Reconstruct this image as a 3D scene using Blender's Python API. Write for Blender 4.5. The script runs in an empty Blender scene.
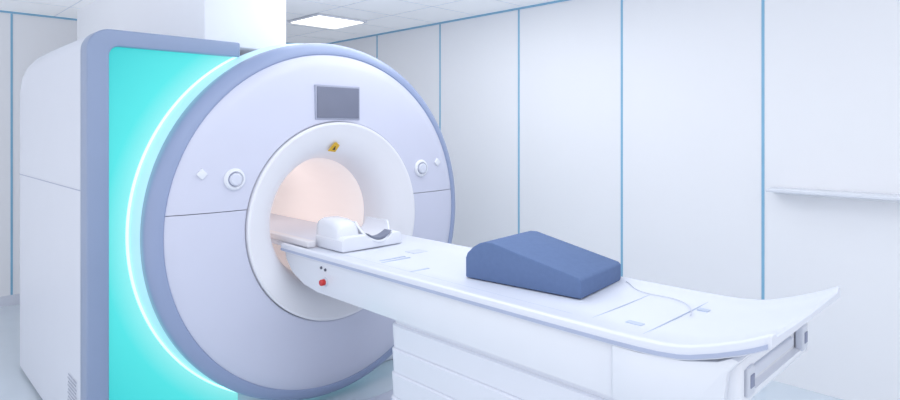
import bpy, bmesh, math, random
from mathutils import Vector, Matrix
random.seed(3)
S=bpy.context.scene
COL=S.collection
def lin(c):
    o=[]
    for v in c:
        v=v/255.0
        o.append(v/12.92 if v<=0.04045 else ((v+0.055)/1.055)**2.4)
    return (*o,1.0)
def mat(name,rgb,rough=0.45,metal=0.0,emis=None,es=0.0,var=0.03,scale=6.0,bump=0.0,bscale=200.0,spec=0.5):
    m=bpy.data.materials.new(name); m.use_nodes=True
    nt=m.node_tree; b=nt.nodes['Principled BSDF']
    c=lin(rgb)
    tc=nt.nodes.new('ShaderNodeTexCoord')
    n=nt.nodes.new('ShaderNodeTexNoise'); n.inputs['Scale'].default_value=scale
    nt.links.new(tc.outputs['Object'],n.inputs['Vector'])
    r=nt.nodes.new('ShaderNodeValToRGB')
    r.color_ramp.elements[0].position=0.3; r.color_ramp.elements[1].position=0.7
    r.color_ramp.elements[0].color=(c[0]*(1-var),c[1]*(1-var),c[2]*(1-var),1)
    r.color_ramp.elements[1].color=(min(1,c[0]*(1+var)),min(1,c[1]*(1+var)),min(1,c[2]*(1+var)),1)
    nt.links.new(n.outputs['Fac'],r.inputs['Fac'])
    nt.links.new(r.outputs['Color'],b.inputs['Base Color'])
    b.inputs['Roughness'].default_value=rough; b.inputs['Metallic'].default_value=metal
    b.inputs['Specular IOR Level'].default_value=spec
    if emis:
        b.inputs['Emission Color'].default_value=lin(emis); b.inputs['Emission Strength'].default_value=es
    if bump:
        n2=nt.nodes.new('ShaderNodeTexNoise'); n2.inputs['Scale'].default_value=bscale
        nt.links.new(tc.outputs['Object'],n2.inputs['Vector'])
        bp=nt.nodes.new('ShaderNodeBump'); bp.inputs['Strength'].default_value=bump; bp.inputs['Distance'].default_value=0.004
        nt.links.new(n2.outputs['Fac'],bp.inputs['Height']); nt.links.new(bp.outputs['Normal'],b.inputs['Normal'])
    return m
M_wall=mat('wall_panel_white',(244,245,249),0.6,var=0.001,spec=.3)
M_ceil=mat('ceiling_white_fill_glow',(246,248,251),0.7,var=.002,emis=(238,243,250),es=.13)  # faint emission added to brighten the ceiling; its surface is no lamp
M_floor=mat('floor_vinyl',(214,224,234),0.22,bump=0.0,var=.01)
M_trim=mat('joint_blue',(138,187,218),0.5)
M_grid=mat('ceiling_grid_grey',(234,237,243),0.5)
M_white=mat('gloss_white',(229,232,241),0.25,var=0.004)
M_funnel=mat('funnel_white_lifted',(232,233,240),0.3,var=0.004,emis=(255,250,249),es=.02)  # trace of emission lifts the funnel's self-shadow; no light source here
M_body=mat('housing_white',(221,225,237),0.35,var=0.004)
M_duct=mat('duct_white_selfglow',(234,237,245),0.45,var=0.003,emis=(240,244,250),es=.07)  # slight glow added so the duct's shaded face reads whiter
M_lav=mat('cover_lavender',(208,211,230),0.25,var=0.004)
M_lav2=mat('cover_lavender_pale',(214,218,233),0.3,var=0.004)
M_rim=mat('rim_blue_grey',(148,162,196),0.35,var=0.01)
M_frame=mat('frame_slate',(144,159,190),0.35,var=0.01)
M_gap=mat('gap_grey',(135,142,168),0.6)
M_seamg=mat('seam_pale_grey',(176,182,205),0.6)
def cyan_mat():
    m=mat('cyan_backlit',(24,116,122),0.4,emis=(60,225,215),es=0.55,var=0.02)
    nt=m.node_tree; b=nt.nodes['Principled BSDF']
    tc=nt.nodes.new('ShaderNodeTexCoord')
    mp=nt.nodes.new('ShaderNodeMapping'); mp.inputs['Location'].default_value=(-2.12,0,-1.142); 
    sc=nt.nodes.new('ShaderNodeVectorMath'); sc.operation='MULTIPLY'; sc.inputs[1].default_value=(1,0,1)
    ln=nt.nodes.new('ShaderNodeVectorMath'); ln.operation='LENGTH'
    rp=nt.nodes.new('ShaderNodeValToRGB')
    mr=nt.nodes.new('ShaderNodeMapRange'); mr.inputs['From Min'].default_value=1.11; mr.inputs['From Max'].default_value=1.55
    nt.links.new(tc.outputs['Object'],mp.inputs['Vector']); nt.links.new(mp.outputs[0],sc.inputs[0]); nt.links.new(sc.outputs[0],ln.inputs[0])
    nt.links.new(ln.outputs['Value'],mr.inputs['Value']); nt.links.new(mr.outputs[0],rp.inputs['Fac'])
    rp.color_ramp.elements[0].position=0; rp.color_ramp.elements[0].color=lin((170,252,249))
    rp.color_ramp.elements[1].position=1; rp.color_ramp.elements[1].color=lin((50,208,208))
    k=rp.color_ramp.elements.new(.30); k.color=lin((88,235,232))
    nt.links.new(rp.outputs['Color'],b.inputs['Emission Color']); b.inputs['Emission Strength'].default_value=.76  # radial ramp paints the LED ring's glow into the panel's emission colour
    return m
M_cyan=cyan_mat()
M_barrel=mat('barrel_led_spill',(200,228,238),0.4,emis=(165,236,243),es=.24)  # LED spill on the barrel put in as aqua colour and emission
M_glow=mat('cyan_led',(190,250,250),0.4,emis=(190,254,253),es=1.05)
M_bore=mat('bore_warm_glow',(246,239,237),0.45,emis=(255,238,233),es=0.22,var=0.003)  # tunnel wall emits a little to imitate warm light inside the bore
M_rail=mat('rail_cream',(226,224,229),0.45,var=0.01)
M_screen=mat('screen_grey',(120,125,145),0.25)
M_screenf=mat('screen_frame_grey',(165,170,192),0.4)
M_yellow=mat('warning_yellow',(222,178,50),0.5)
M_black=mat('print_black',(70,60,40),0.5)
M_red=mat('knob_red',(200,50,50),0.35)
M_dark=mat('dark_grey_rubber',(98,102,118),0.6)
M_padg=mat('grey_padding',(125,131,150),0.7)
M_edge=mat('edge_blue_grey',(176,185,211),0.35)
M_handle=mat('handle_pale_grey',(204,209,222),0.4)
M_cable=mat('cable_pale_grey',(205,209,222),0.5)
M_recess=mat('recess_grey',(206,211,225),0.5)
M_blue=mat('cushion_fabric_slate_blue',(98,119,160),0.85,var=0.03,scale=40,bump=0.10,bscale=600,spec=.3)
M_mark=mat('print_blue_grey',(190,200,220),0.5)
M_pad=mat('table_pad_white',(219,223,235),0.45,var=0.004)
M_light=mat('led_diffuser',(255,255,255),0.5,emis=(255,253,248),es=1.5)
M_pleat=mat('base_white',(226,229,240),0.5,var=0.004)

def finish(ob,m,parent=None,smooth=None):
    if m: ob.data.materials.append(m)
    COL.objects.link(ob)
    if smooth is not None:
        bm=bmesh.new(); bm.from_mesh(ob.data)
        for f in bm.faces: f.smooth=True
        for e in bm.edges:
            if len(e.link_faces)==2 and e.calc_face_angle(0)>math.radians(smooth): e.smooth=False
        bm.to_mesh(ob.data); bm.free()
    if parent:
        ob.parent=parent
        ob.matrix_parent_inverse=Matrix.Translation(-Vector(parent.location))
    return ob
def mk(name,v,f,m,parent=None,smooth=None,recalc=True):
    me=bpy.data.meshes.new(name); me.from_pydata([tuple(p) for p in v],[],f); me.update()
    if recalc:
        bm=bmesh.new(); bm.from_mesh(me); bmesh.ops.remove_doubles(bm,verts=bm.verts,dist=1e-6)
        bmesh.ops.recalc_face_normals(bm,faces=bm.faces); bm.to_mesh(me); bm.free()
    return finish(bpy.data.objects.new(name,me),m,parent,smooth)
def box(name,x0,x1,y0,y1,z0,z1,m,parent=None,bev=0.0,seg=3,recess=None):
    bm=bmesh.new(); bmesh.ops.create_cube(bm,size=1)
    for v in bm.verts:
        v.co=Vector(((x0+x1)/2+v.co.x*(x1-x0),(y0+y1)/2+v.co.y*(y1-y0),(z0+z1)/2+v.co.z*(z1-z0)))
    if bev: bmesh.ops.bevel(bm,geom=bm.edges[:],offset=bev,segments=seg,profile=0.5,affect='EDGES')
    if recess:
        bm.normal_update()
        fs=max([f for f in bm.faces if f.normal.y<-.99],key=lambda f:f.calc_area())
        bmesh.ops.inset_individual(bm,faces=[fs],thickness=recess[0])
        bmesh.ops.inset_individual(bm,faces=[fs],thickness=recess[0]*.2,depth=-recess[1])
    me=bpy.data.meshes.new(name); bm.to_mesh(me); bm.free()
    return finish(bpy.data.objects.new(name,me),m,parent,35 if bev else None)
def prism(name,poly,axis,a,b,m,parent=None,bev=0.0,seg=3):
    def P(p,t):
        return {'X':(t,p[0],p[1]),'Y':(p[0],t,p[1]),'Z':(p[0],p[1],t)}[axis]
    n=len(poly); v=[P(p,a) for p in poly]+[P(p,b) for p in poly]
    f=[tuple(range(n)),tuple(range(2*n-1,n-1,-1))]+[(i,(i+1)%n,n+(i+1)%n,n+i) for i in range(n)]
    me=bpy.data.meshes.new(name); me.from_pydata(v,[],f)
    bm=bmesh.new(); bm.from_mesh(me); bmesh.ops.recalc_face_normals(bm,faces=bm.faces)
    if bev:
        es=[e for e in bm.edges if e.calc_face_angle(0)>math.radians(40)]
        bmesh.ops.bevel(bm,geom=es,offset=bev,segments=seg,profile=0.5,affect='EDGES',clamp_overlap=True)
    bm.to_mesh(me); bm.free()
    return finish(bpy.data.objects.new(name,me),m,parent,35)
def lathe(name,prof,cx,cz,m,parent=None,seg=160,closed=True,smooth=30,pred=None,cuts=()):
    n=len(prof); v=[];f=[]
    for i in range(seg):
        a=2*math.pi*i/seg
        for r,y in prof: v.append((cx+r*math.cos(a),y,cz+r*math.sin(a)))
    for i in range(seg):
        j=(i+1)%seg
        for k in range(n if closed else n-1):
            l=(k+1)%n
            f.append((i*n+k,i*n+l,j*n+l,j*n+k))
    me=bpy.data.meshes.new(name); me.from_pydata(v,[],f)
    bm=bmesh.new(); bm.from_mesh(me)
    bmesh.ops.remove_doubles(bm,verts=bm.verts,dist=1e-6)
    for co,no in cuts:
        bmesh.ops.bisect_plane(bm,geom=bm.verts[:]+bm.edges[:]+bm.faces[:],plane_co=co,plane_no=no)
    if pred:
        d=[q for q in bm.faces if not pred(q.calc_center_median())]
        bmesh.ops.delete(bm,geom=d,context='FACES')
        hol=[e for e in bm.edges if e.is_boundary]
        bmesh.ops.holes_fill(bm,edges=hol,sides=0)
    bmesh.ops.recalc_face_normals(bm,faces=bm.faces); bm.to_mesh(me); bm.free()
    return finish(bpy.data.objects.new(name,me),m,parent,smooth)
def empty(name,loc,label,cat):
    e=bpy.data.objects.new(name,None); e.empty_display_size=0.2; e.location=loc
    COL.objects.link(e); e['label']=label; e['category']=cat
    return e
def struct(o): o['kind']='structure'; return o
def tube(name,pts,r,m,parent=None):
    cu=bpy.data.curves.new(name,'CURVE'); cu.dimensions='3D'; cu.bevel_depth=r; cu.bevel_resolution=4
    sp=cu.splines.new('NURBS'); sp.points.add(len(pts)-1)
    for i,p in enumerate(pts): sp.points[i].co=(*p,1)
    sp.use_endpoint_u=True; sp.order_u=4
    tmp=bpy.data.objects.new(name+'_t',cu); COL.objects.link(tmp)
    dg=bpy.context.evaluated_depsgraph_get()
    me=bpy.data.meshes.new_from_object(tmp.evaluated_get(dg)); bpy.data.objects.remove(tmp)
    me.name=name; me.materials.clear()
    return finish(bpy.data.objects.new(name,me),m,parent,60)
def rrect(cx,cy,hx,hy,r,n=8):
    p=[]
    for sx,sy,a0 in ((1,1,0),(-1,1,90),(-1,-1,180),(1,-1,270)):
        for i in range(n+1):
            a=math.radians(a0+90*i/n)
            p.append((cx+sx*(hx-r)+r*math.cos(a),cy+sy*(hy-r)+r*math.sin(a)))
    return p
def loft(name,loops,m,parent=None,smooth=35,caps=True):
    n=len(loops[0]); v=[p for l in loops for p in l]; f=[]
    for i in range(len(loops)-1):
        for k in range(n):
            l=(k+1)%n
            f.append((i*n+k,i*n+l,(i+1)*n+l,(i+1)*n+k))
    if caps: f+= [tuple(range(n)),tuple(range((len(loops)-1)*n,len(loops)*n))]
    return mk(name,v,f,m,parent,smooth)

# ---------------- ROOM ----------------
WX,BY,H=4.42,7.14,2.85
struct(box('floor',-1.5,WX+.1,-1.5,BY+.1,-.1,0,M_floor))
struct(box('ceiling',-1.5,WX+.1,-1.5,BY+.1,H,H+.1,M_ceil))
struct(box('wall_right',WX,WX+.1,-1.5,BY+.1,0,H,M_wall))
struct(box('wall_back',-1.5,WX,BY,BY+.1,0,H,M_wall))
n=0
for y in (-.71,.36,1.43,2.50,3.57,4.645,5.74,6.82):
    n+=1; struct(box('trim_%d'%n,WX-.004,WX+.0,y-.009,y+.009,0,H-.02,M_trim))
for x in (-1.09,-.02,1.05,2.12,3.19,4.26):
    n+=1; struct(box('trim_%d'%n,x-.009,x+.009,BY-.004,BY,0,H-.02,M_trim))
n+=1; struct(box('trim_%d'%n,WX-.008,WX,-1.5,BY,H-.018,H,M_trim))
n+=1; struct(box('trim_%d'%n,-1.5,WX-.008,BY-.008,BY,H-.018,H,M_trim))
struct(box('baseboard_back',-1.5,WX,BY-.015,BY,0,.1,M_body))
for i in range(10):
    x=-1.0+.6*i
    if x<WX-.05:
        n+=1; struct(box('trim_%d'%n,x-.007,x+.007,-1.5,BY-.02,H-.002,H,M_grid))
for i in range(14):
    y=-1.0+.6*i+.3
    if y<BY-.05:
        n+=1; struct(box('trim_%d'%n,-1.5,WX-.02,y-.007,y+.007,H-.002,H,M_grid))
def clight(x,y):
    e=empty('ceiling_light',(x,y,H-.03),'square recessed white LED ceiling panel light','light')
    box('light_frame',x-.3,x+.3,y-.3,y+.3,H-.02,H-.005,M_white,e,.004)
    box('light_diffuser',x-.27,x+.27,y-.27,y+.27,H-.026,H-.019,M_light,e)
    e['group']='ceiling panel lights'
clight(3.5,5.4); clight(3.5,3.3); clight(1.7,1.5)

e=empty('wall_ledge',(4.38,.3,1.29),'slim white ledge fixed along the panelled wall','shelf')
box('ledge_board',4.25,WX-.001,-.95,1.36,1.292,1.316,M_white,e,.006)
box('ledge_support',4.375,WX-.001,-.94,1.35,1.270,1.293,M_wall,e,.004)

e=empty('ceiling_duct',(1.75,5.2,2.2),'boxed white duct column between scanner top and ceiling','duct')
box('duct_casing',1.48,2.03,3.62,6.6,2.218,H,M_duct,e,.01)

# ---------------- SCANNER ----------------
CX,CZ=2.12,1.142
SC=empty('mri_scanner',(CX,4.1,0),'large round lavender and white MRI scanner with glowing cyan side panel','mri scanner')
def housing_poly(x0,x1,z0,z1,r,n=10):
    p=[(x1,z0),(x1,z1)]
    for i in range(n+1):
        a=math.radians(90+90*i/n); p.append((x0+r+r*math.cos(a),z1-r+r*math.sin(a)))
    p.append((x0,z0)); return p
loops=[]
for (y,zt,ins) in ((3.50,2.208,0),(3.9,2.21,0),(4.4,2.208,.0),(4.75,2.20,.0),(4.98,2.175,.0),(5.10,2.13,.0),(5.18,2.06,.003),(5.215,1.97,.008),(5.23,1.85,.02)):
    loops.append([(x,y,z) for x,z in housing_poly(.807+ins,1.60,.03,zt,.10)])
loft('housing',loops,M_body,SC,35)
outer=housing_poly(.803,1.60,.03,2.215,.11)
inner=housing_poly(.905,1.60,.03,2.130,.05)
fp=[(1.60,2.130),(1.60,2.215)]+outer[2:]+[(.905,.03)]+list(reversed(inner[2:-1]))
prism('panel_frame',fp,'Y',3.39,3.52,M_frame,SC,.010,3)
prism('cyan_panel',housing_poly(.90,1.60,.035,2.135,.05),'Y',3.425,3.49,M_cyan,SC)
box('seam',.804,.810,3.53,5.17,1.386,1.390,M_seamg,SC)
v=[];f=[]
for i in range(9):
    for j in range(9):
        cy=3.60+i*.02+(j%2)*.01; cz=.22+j*.02; b=len(v)
        for k in range(6):
            a=math.pi*k/3; v.append((.8035,cy+.006*math.cos(a),cz+.006*math.sin(a)))
        f.append(tuple(range(b,b+6)))
mk('vent',v,f,M_gap,SC)
lathe('magnet_body',[(.39,3.44),(1.05,3.44),(1.05,4.8),(.98,4.98),(.42,4.98),(.39,4.9)],CX,CZ,M_body,SC)
lathe('barrel',[(1.03,3.290),(1.099,3.290),(1.112,3.36),(1.119,3.43),(1.03,3.43)],CX,CZ,M_barrel,SC,192)
lathe('light_ring',[(1.120,3.413),(1.127,3.415),(1.131,3.425),(1.120,3.427)],CX,CZ,M_glow,SC,192,pred=lambda c:c.x<1.60 and c.z>.03)
lathe('rim',[(1.00,3.205),(1.03,3.178),(1.045,3.178),(1.075,3.192),(1.095,3.215),(1.102,3.24),(1.102,3.290),(1.098,3.298),(1.00,3.298)],CX,CZ,M_rim,SC,192)
lathe('cover_backing',[(.58,3.20),(1.02,3.20),(1.02,3.29),(.58,3.29)],CX,CZ,M_seamg,SC)
zs=1.262; g=.002
cp=[(.611,3.19),(.611,3.140),(.618,3.134),(.80,3.138),(.95,3.158),(1.015,3.176),(1.026,3.186),(1.026,3.195)]
cuts=[((0,0,zs-g),(0,0,1)),((0,0,zs+g),(0,0,1))]
lathe('front_cover',cp,CX,CZ,M_lav,SC,192,pred=lambda c:c.z>zs+g,cuts=cuts)
lathe('front_cover',cp,CX,CZ,M_lav,SC,192,pred=lambda c:c.z<zs-g,cuts=cuts)
lathe('bore_funnel',[(.607,3.20),(.607,3.120),(.604,3.116),(.592,3.115),(.588,3.117),(.53,3.142),(.48,3.170),(.442,3.200),(.415,3.235),(.396,3.275),(.382,3.33),(.374,3.39),(.377,3.395),(.40,3.395),(.58,3.25)],CX,CZ,M_funnel,SC,192,smooth=25)
lathe('bore_tunnel',[(.375,3.392),(.370,3.40),(.354,3.66),(.352,4.95),(.358,4.97),(.389,4.95),(.389,3.40)],CX,CZ,M_bore,SC)
box('display_frame',1.945,2.272,3.128,3.15,1.762,1.975,M_screenf,SC,.006)
box('display_screen',1.957,2.260,3.122,3.13,1.774,1.963,M_screen,SC,.003)
for x in (1.445,2.795):
    lathe('control_dial',[(.030,3.15),(.058,3.15),(.060,3.128),(.052,3.118),(.044,3.116),(.040,3.124),(.030,3.126)],x,1.433,M_white,SC,48)
    lathe('dial_knob',[(.0005,3.14),(.034,3.14),(.034,3.112),(.028,3.106),(.0005,3.106)],x,1.433,M_lav2,SC,40)
    lathe('dial_groove',[(.034,3.13),(.044,3.13),(.044,3.1245),(.034,3.1245)],x,1.433,M_gap,SC,40)
for x in (1.275,2.965):
    prism('side_button',[(x+.030*math.cos(a),1.468+.030*math.sin(a)) for a in (0,math.pi/2,math.pi,3*math.pi/2)],'Y',3.140,3.155,M_white,SC,.003)
zt=CZ+.455; yt=3.182
def plate(name,pts,off,m):
    up=Vector((0,-.55,.83)).normalized(); rt=Vector((1,0,0)); nn=up.cross(rt).normalized()
    if nn.y>0: nn=-nn
    c=Vector((2.105,yt,zt))+nn*off
    P=[c+up*b+rt*a for a,b in pts]; n=len(P)
    return mk(name,P+[p+nn*.003 for p in P],[tuple(range(n)),tuple(range(n,2*n))]+[(i,(i+1)%n,n+(i+1)%n,n+i) for i in range(n)],m,SC)
plate('warning_sign',[(-.036,-.024),(.022,-.034),(.036,.016),(.004,.040),(-.010,.034)],.010,M_yellow)
plate('warning_symbol',[(-.007,-.014),(.012,-.016),(.006,.012)],.0135,M_black)
box('base_skid',1.15,3.1,3.46,4.85,.0,.12,M_body,SC,.02)

# ---------------- TABLE ----------------
TX=2.14; hw=.36
TB=empty('patient_table',(TX,1.7,0),'long white motorised patient table with upswept end docked to scanner','patient table')
Z0=1.027
prof=[(3.24,Z0),(3.0,Z0),(2.4,Z0),(1.8,Z0),(1.3,Z0),(1.05,Z0+.001),(.95,Z0+.003),(.88,Z0+.006),(.82,Z0+.013),(.78,Z0+.022),(.70,Z0+.049),(.64,Z0+.073),(.60,Z0+.091),(.575,Z0+.104),(.56,Z0+.112),(.552,Z0+.114)]
loops=[]
for i,(y,z) in enumerate(prof):
    th=.042
    w=hw+max(0,(.80-y))*.05
    if y<.57: w-=.003
    if y<.555: w-=.006; z-=.005; th=.034
    xs=[(-w,z-th),(-w,z-.006),(-w+.006,z),(-w+.028,z),(-w+.040,z-.012),(-w*.45,z-.016),(0,z-.018),(w*.45,z-.016),(w-.040,z-.012),(w-.028,z),(w-.006,z),(w,z-.006),(w,z-th)]
    loops.append([(TX+a,y,b) for a,b in xs])
loft('tabletop',loops,M_pad,TB,50)
box('sliding_board',TX-.29,TX+.27,3.2,4.7,.985,1.018,M_pad,TB,.006)
box('side_rail',TX-.300,TX-.245,3.04,3.62,1.018,1.055,M_rail,TB,.008)
box('side_rail',TX+.225,TX+.277,3.04,3.62,1.018,1.055,M_rail,TB,.008)
def edge(name,s,ys,m,zo0,zo1):
    L=[]
    for y,z in prof:
        if ys[0]<=y<=ys[1]:
            w=hw+max(0,(.80-y))*.05
            x0=TX+s*(w-.004); x1=TX+s*(w+.003)
            L.append([(x0,y,z+zo0),(x1,y,z+zo0),(x1,y,z+zo1),(x0,y,z+zo1)])
    return loft(name,L,m,TB,50)
for s in (-1,1):
    edge('edge_trim',s,(.56,3.3),M_edge,-.038,-.025)
sc=[(3.22,.998),(3.20,.940),(3.13,.875),(3.0,.826),(2.86,.808),(2.0,.806),(1.05,.806),(1.05,.986)]
prism('side_cover',sc,'X',TX-hw+.012,TX+hw-.012,M_white,TB,.003,2)
ec=[(1.045,.986),(1.045,.812),(1.03,.806),(.80,.836),(.72,.860),(.685,.90),(.672,1.00),(.640,1.040),(.66,1.045),(.70,1.024),(.80,1.000),(.95,.986)]
prism('end_cover',ec,'X',TX-hw+.001,TX+hw-.001,M_white,TB,.004,2)
box('end_cap',TX-.335,TX+.335,.645,.73,.890,1.030,M_white,TB,.016,4,recess=(.020,.022))
for x in (TX-.265,TX+.265):
    box('latch',x-.028,x+.028,.636,.664,.915,1.004,M_handle,TB,.008)
    box('latch_slot',x-.015,x+.015,.6335,.6365,.942,.980,M_gap,TB,.001)
box('end_grip',TX-.20,TX+.20,.655,.676,.940,.975,M_recess,TB,.008)
yc,hy=1.60,.65
loops=[[(x,y,.88) for x,y in rrect(TX,yc,.318,hy,.04)],[(x,y,.78) for x,y in rrect(TX,yc,.318,hy,.04)]]
z=.78; ph=.115; k=0
while z>.11:
    o=.002*k
    loops.append([(x,y,z-.001) for x,y in rrect(TX,yc,.318+o,hy-.004,.04)])
    loops.append([(x,y,z-.009) for x,y in rrect(TX,yc,.331+o,hy+.009,.045)])
    loops.append([(x,y,z-ph+.002) for x,y in rrect(TX,yc,.326+o,hy+.004,.045)])
    z-=ph; k+=1
loops.append([(x,y,z) for x,y in rrect(TX,yc,.322,hy,.04)])
loft('pedestal',loops,M_pleat,TB,30)
box('foot_plate',TX-.38,TX+.38,.8,3.0,0,.04,M_lav2,TB,.012)
def xcyl(name,x0,x1,y,z,r,m,seg=28):
    v=[];f=[]
    for x,rr in ((x0,r),(x1+.004,r),(x1,r*.85)):
        v+=[(x,y+rr*math.cos(2*math.pi*i/seg),z+rr*math.sin(2*math.pi*i/seg)) for i in range(seg)]
    for k in range(2):
        for i in range(seg):
            j=(i+1)%seg; f.append((k*seg+i,k*seg+j,(k+1)*seg+j,(k+1)*seg+i))
    f.append(tuple(range(seg))); f.append(tuple(range(2*seg,3*seg)))
    return mk(name,v,f,m,TB,40)
xe=TX-hw+.011
xcyl('button_collar',xe+.004,xe-.008,2.78,.880,.024,M_handle)
xcyl('emergency_button',xe-.006,xe-.032,2.78,.880,.017,M_red)
xcyl('control_button',xe+.002,xe-.006,2.82,.950,.008,M_dark)
xcyl('control_button',xe+.002,xe-.006,2.78,.945,.008,M_dark)
def mark(name,x0,x1,y0,y1,m,z=Z0-.0155):
    return box(name,x0,x1,y0,y1,z-.004,z+.0015,m,TB)
mark('slot',1.93,2.12,2.46,2.475,M_mark); mark('slot',1.95,2.12,2.50,2.515,M_mark)
mark('socket',2.2,2.3,2.52,2.60,M_recess)
mark('slot',1.86,2.02,2.2,2.215,M_mark)
mark('pad_joint',TX-.31,TX+.31,1.20,1.203,M_mark)
mark('pad_joint',TX-.31,TX+.31,.98,.983,M_mark,Z0-.0125)
mark('pad_label',2.27,2.30,.93,.97,M_mark,Z0-.010)
mark('pad_label',1.95,1.98,1.03,1.09,M_mark,Z0-.0135)
mark('pad_joint',1.90,1.903,1.2,2.9,M_mark)

c=tube('cable',[(2.46,1.37,Z0-.008),(2.43,1.33,Z0-.008),(2.37,1.29,Z0-.009),(2.34,1.20,Z0-.010),(2.36,1.12,Z0-.010),(2.33,1.04,Z0-.008),(2.26,.98,Z0-.006),(2.17,.95,Z0-.006)],.0017,M_cable)
c['label']='thin pale cable lying across the table top'; c['category']='cable'

# cushion
W=empty('wedge_cushion',(2.245,1.67,Z0-.012),'slate blue fabric wedge-shaped knee cushion lying on patient table','cushion')
pr=[(.297,0),(.298,.09),(.288,.114),(.255,.145),(.22,.166),(.185,.176),(.15,.177),(-.278,.084),(-.290,.074),(-.290,0)]
ob=prism('cushion_body',pr,'X',-.2,.2,M_blue,None,.005,3)
ob.parent=W; ob.matrix_parent_inverse=Matrix.Identity(4)
W.rotation_euler=(0,0,math.radians(6.5))

# head coil
HC=empty('head_coil',(2.13,2.92,Z0-.012),'white plastic head coil cradle with grey curved hollow','head coil')
zb=Z0-.012; CXc=2.13
def coilpoly(xl,xr,hl,hr,xc,r,cz,n=24):
    def ang(h): return math.asin(max(-1,min(1,(h-cz)/r)))
    ar=ang(hr); al=math.pi-ang(hl)
    p=[(xl,0),(xr,0),(xr,hr*.6),(xr-.012,hr-.006),(xr-.03,hr),(xc+r*math.cos(ar),hr)]
    a0=ar; a1=al-2*math.pi
    for i in range(1,n):
        a=a0+(a1-a0)*i/n
        p.append((xc+r*math.cos(a),cz+r*math.sin(a)))
    p+=[(xc+r*math.cos(al),hl),(xl+.03,hl),(xl+.012,hl-.006),(xl,hl*.75)]
    return p
ox=.050; oz=.150
prism('coil_base',[(CXc+a,zb+b) for a,b in coilpoly(-.215,.215,.082,.075,ox,.120,oz)],'Y',2.80,3.08,M_white,HC,.006,3)
loops=[]
for y,h,ix in ((2.845,.07,.012),(2.85,.125,.005),(2.87,.152,0),(2.92,.168,0),(3.04,.172,0),(3.08,.160,.004),(3.095,.13,.012)):
    x0=CXc-.210+ix; x1=CXc-.070-ix*.3
    loops.append([(x0,y,zb+.02),(x0,y,zb+h-.04),(x0+.010,y,zb+h-.014),(x0+.035,y,zb+h),(x1-.025,y,zb+h),(x1-.006,y,zb+h-.012),(x1,y,zb+h-.035),(x1,y,zb+.02)])
loft('coil_housing',loops,M_white,HC,45)
def arcshell(name,r0,r1,y0,y1,a0,a1,m,cx,cz,taper=False,sweep=0,N=32):
    v=[];f=[]
    for k in range(N+1):
        a=a0+(a1-a0)*k/N; t=math.sin(math.pi*k/N)
        ri=r1-(r1-r0)*(t**.5 if taper else 1)
        yf=y0+sweep*(1-t)
        for r,y in ((ri,yf+.003),(ri+(r1-ri)*.2,yf),(r1-(r1-ri)*.2,yf),(r1,yf+.003),(r1,y1),(ri,y1)):
            v.append((cx+r*math.cos(a),y,cz+r*math.sin(a)))
    for k in range(N):
        for q in range(6):
            l=(q+1)%6
            f.append((k*6+q,k*6+l,(k+1)*6+l,(k+1)*6+q))
    f.append(tuple(range(6))); f.append(tuple(range(N*6,N*6+6)))
    return mk(name,v,f,m,HC,35)
arcshell('cradle_shell',.110,.124,2.79,3.09,-math.pi*1.0,-math.pi*.04,M_white,CXc+ox,zb+oz,sweep=.09)
arcshell('coil_padding',.093,.1095,2.805,2.87,-math.pi*.80,-math.pi*.20,M_padg,CXc+ox,zb+oz,taper=True)

# ---------------- LIGHTS / WORLD / CAMERA ----------------
w=bpy.data.worlds.new('World'); S.world=w; w.use_nodes=True
bg=w.node_tree.nodes['Background']; bg.inputs['Color'].default_value=(.955,.966,1.0,1); bg.inputs['Strength'].default_value=1.15
def area(name,loc,size,power,col=(1,1,1),rot=(0,0,0)):
    l=bpy.data.lights.new(name,'AREA'); l.shape='RECTANGLE'; l.size=size[0]; l.size_y=size[1]; l.energy=power; l.color=col
    o=bpy.data.objects.new(name,l); o.location=loc; o.rotation_euler=rot; COL.objects.link(o)
area('room_light',(1.0,1.0,2.78),(2.6,2.6),20,(.98,.99,1))
area('room_light',(2.7,3.2,2.80),(1.6,2.6),24,(.98,.99,1))
pl=bpy.data.lights.new('bore_light','POINT'); pl.energy=.7; pl.color=(1,.96,.94); pl.shadow_soft_size=.15
o=bpy.data.objects.new('bore_light',pl); o.location=(CX,4.1,1.30); COL.objects.link(o)
cam=bpy.data.cameras.new('camera'); cam.sensor_width=36; cam.lens=24; cam.shift_y=-70/900
co=bpy.data.objects.new('camera',cam); co.location=(0,0,1.7)
co.rotation_euler=(math.radians(90),0,-math.atan(590/600)); COL.objects.link(co)
S.camera=co
S.view_settings.view_transform='Standard'; S.view_settings.look='None'; S.view_settings.exposure=0
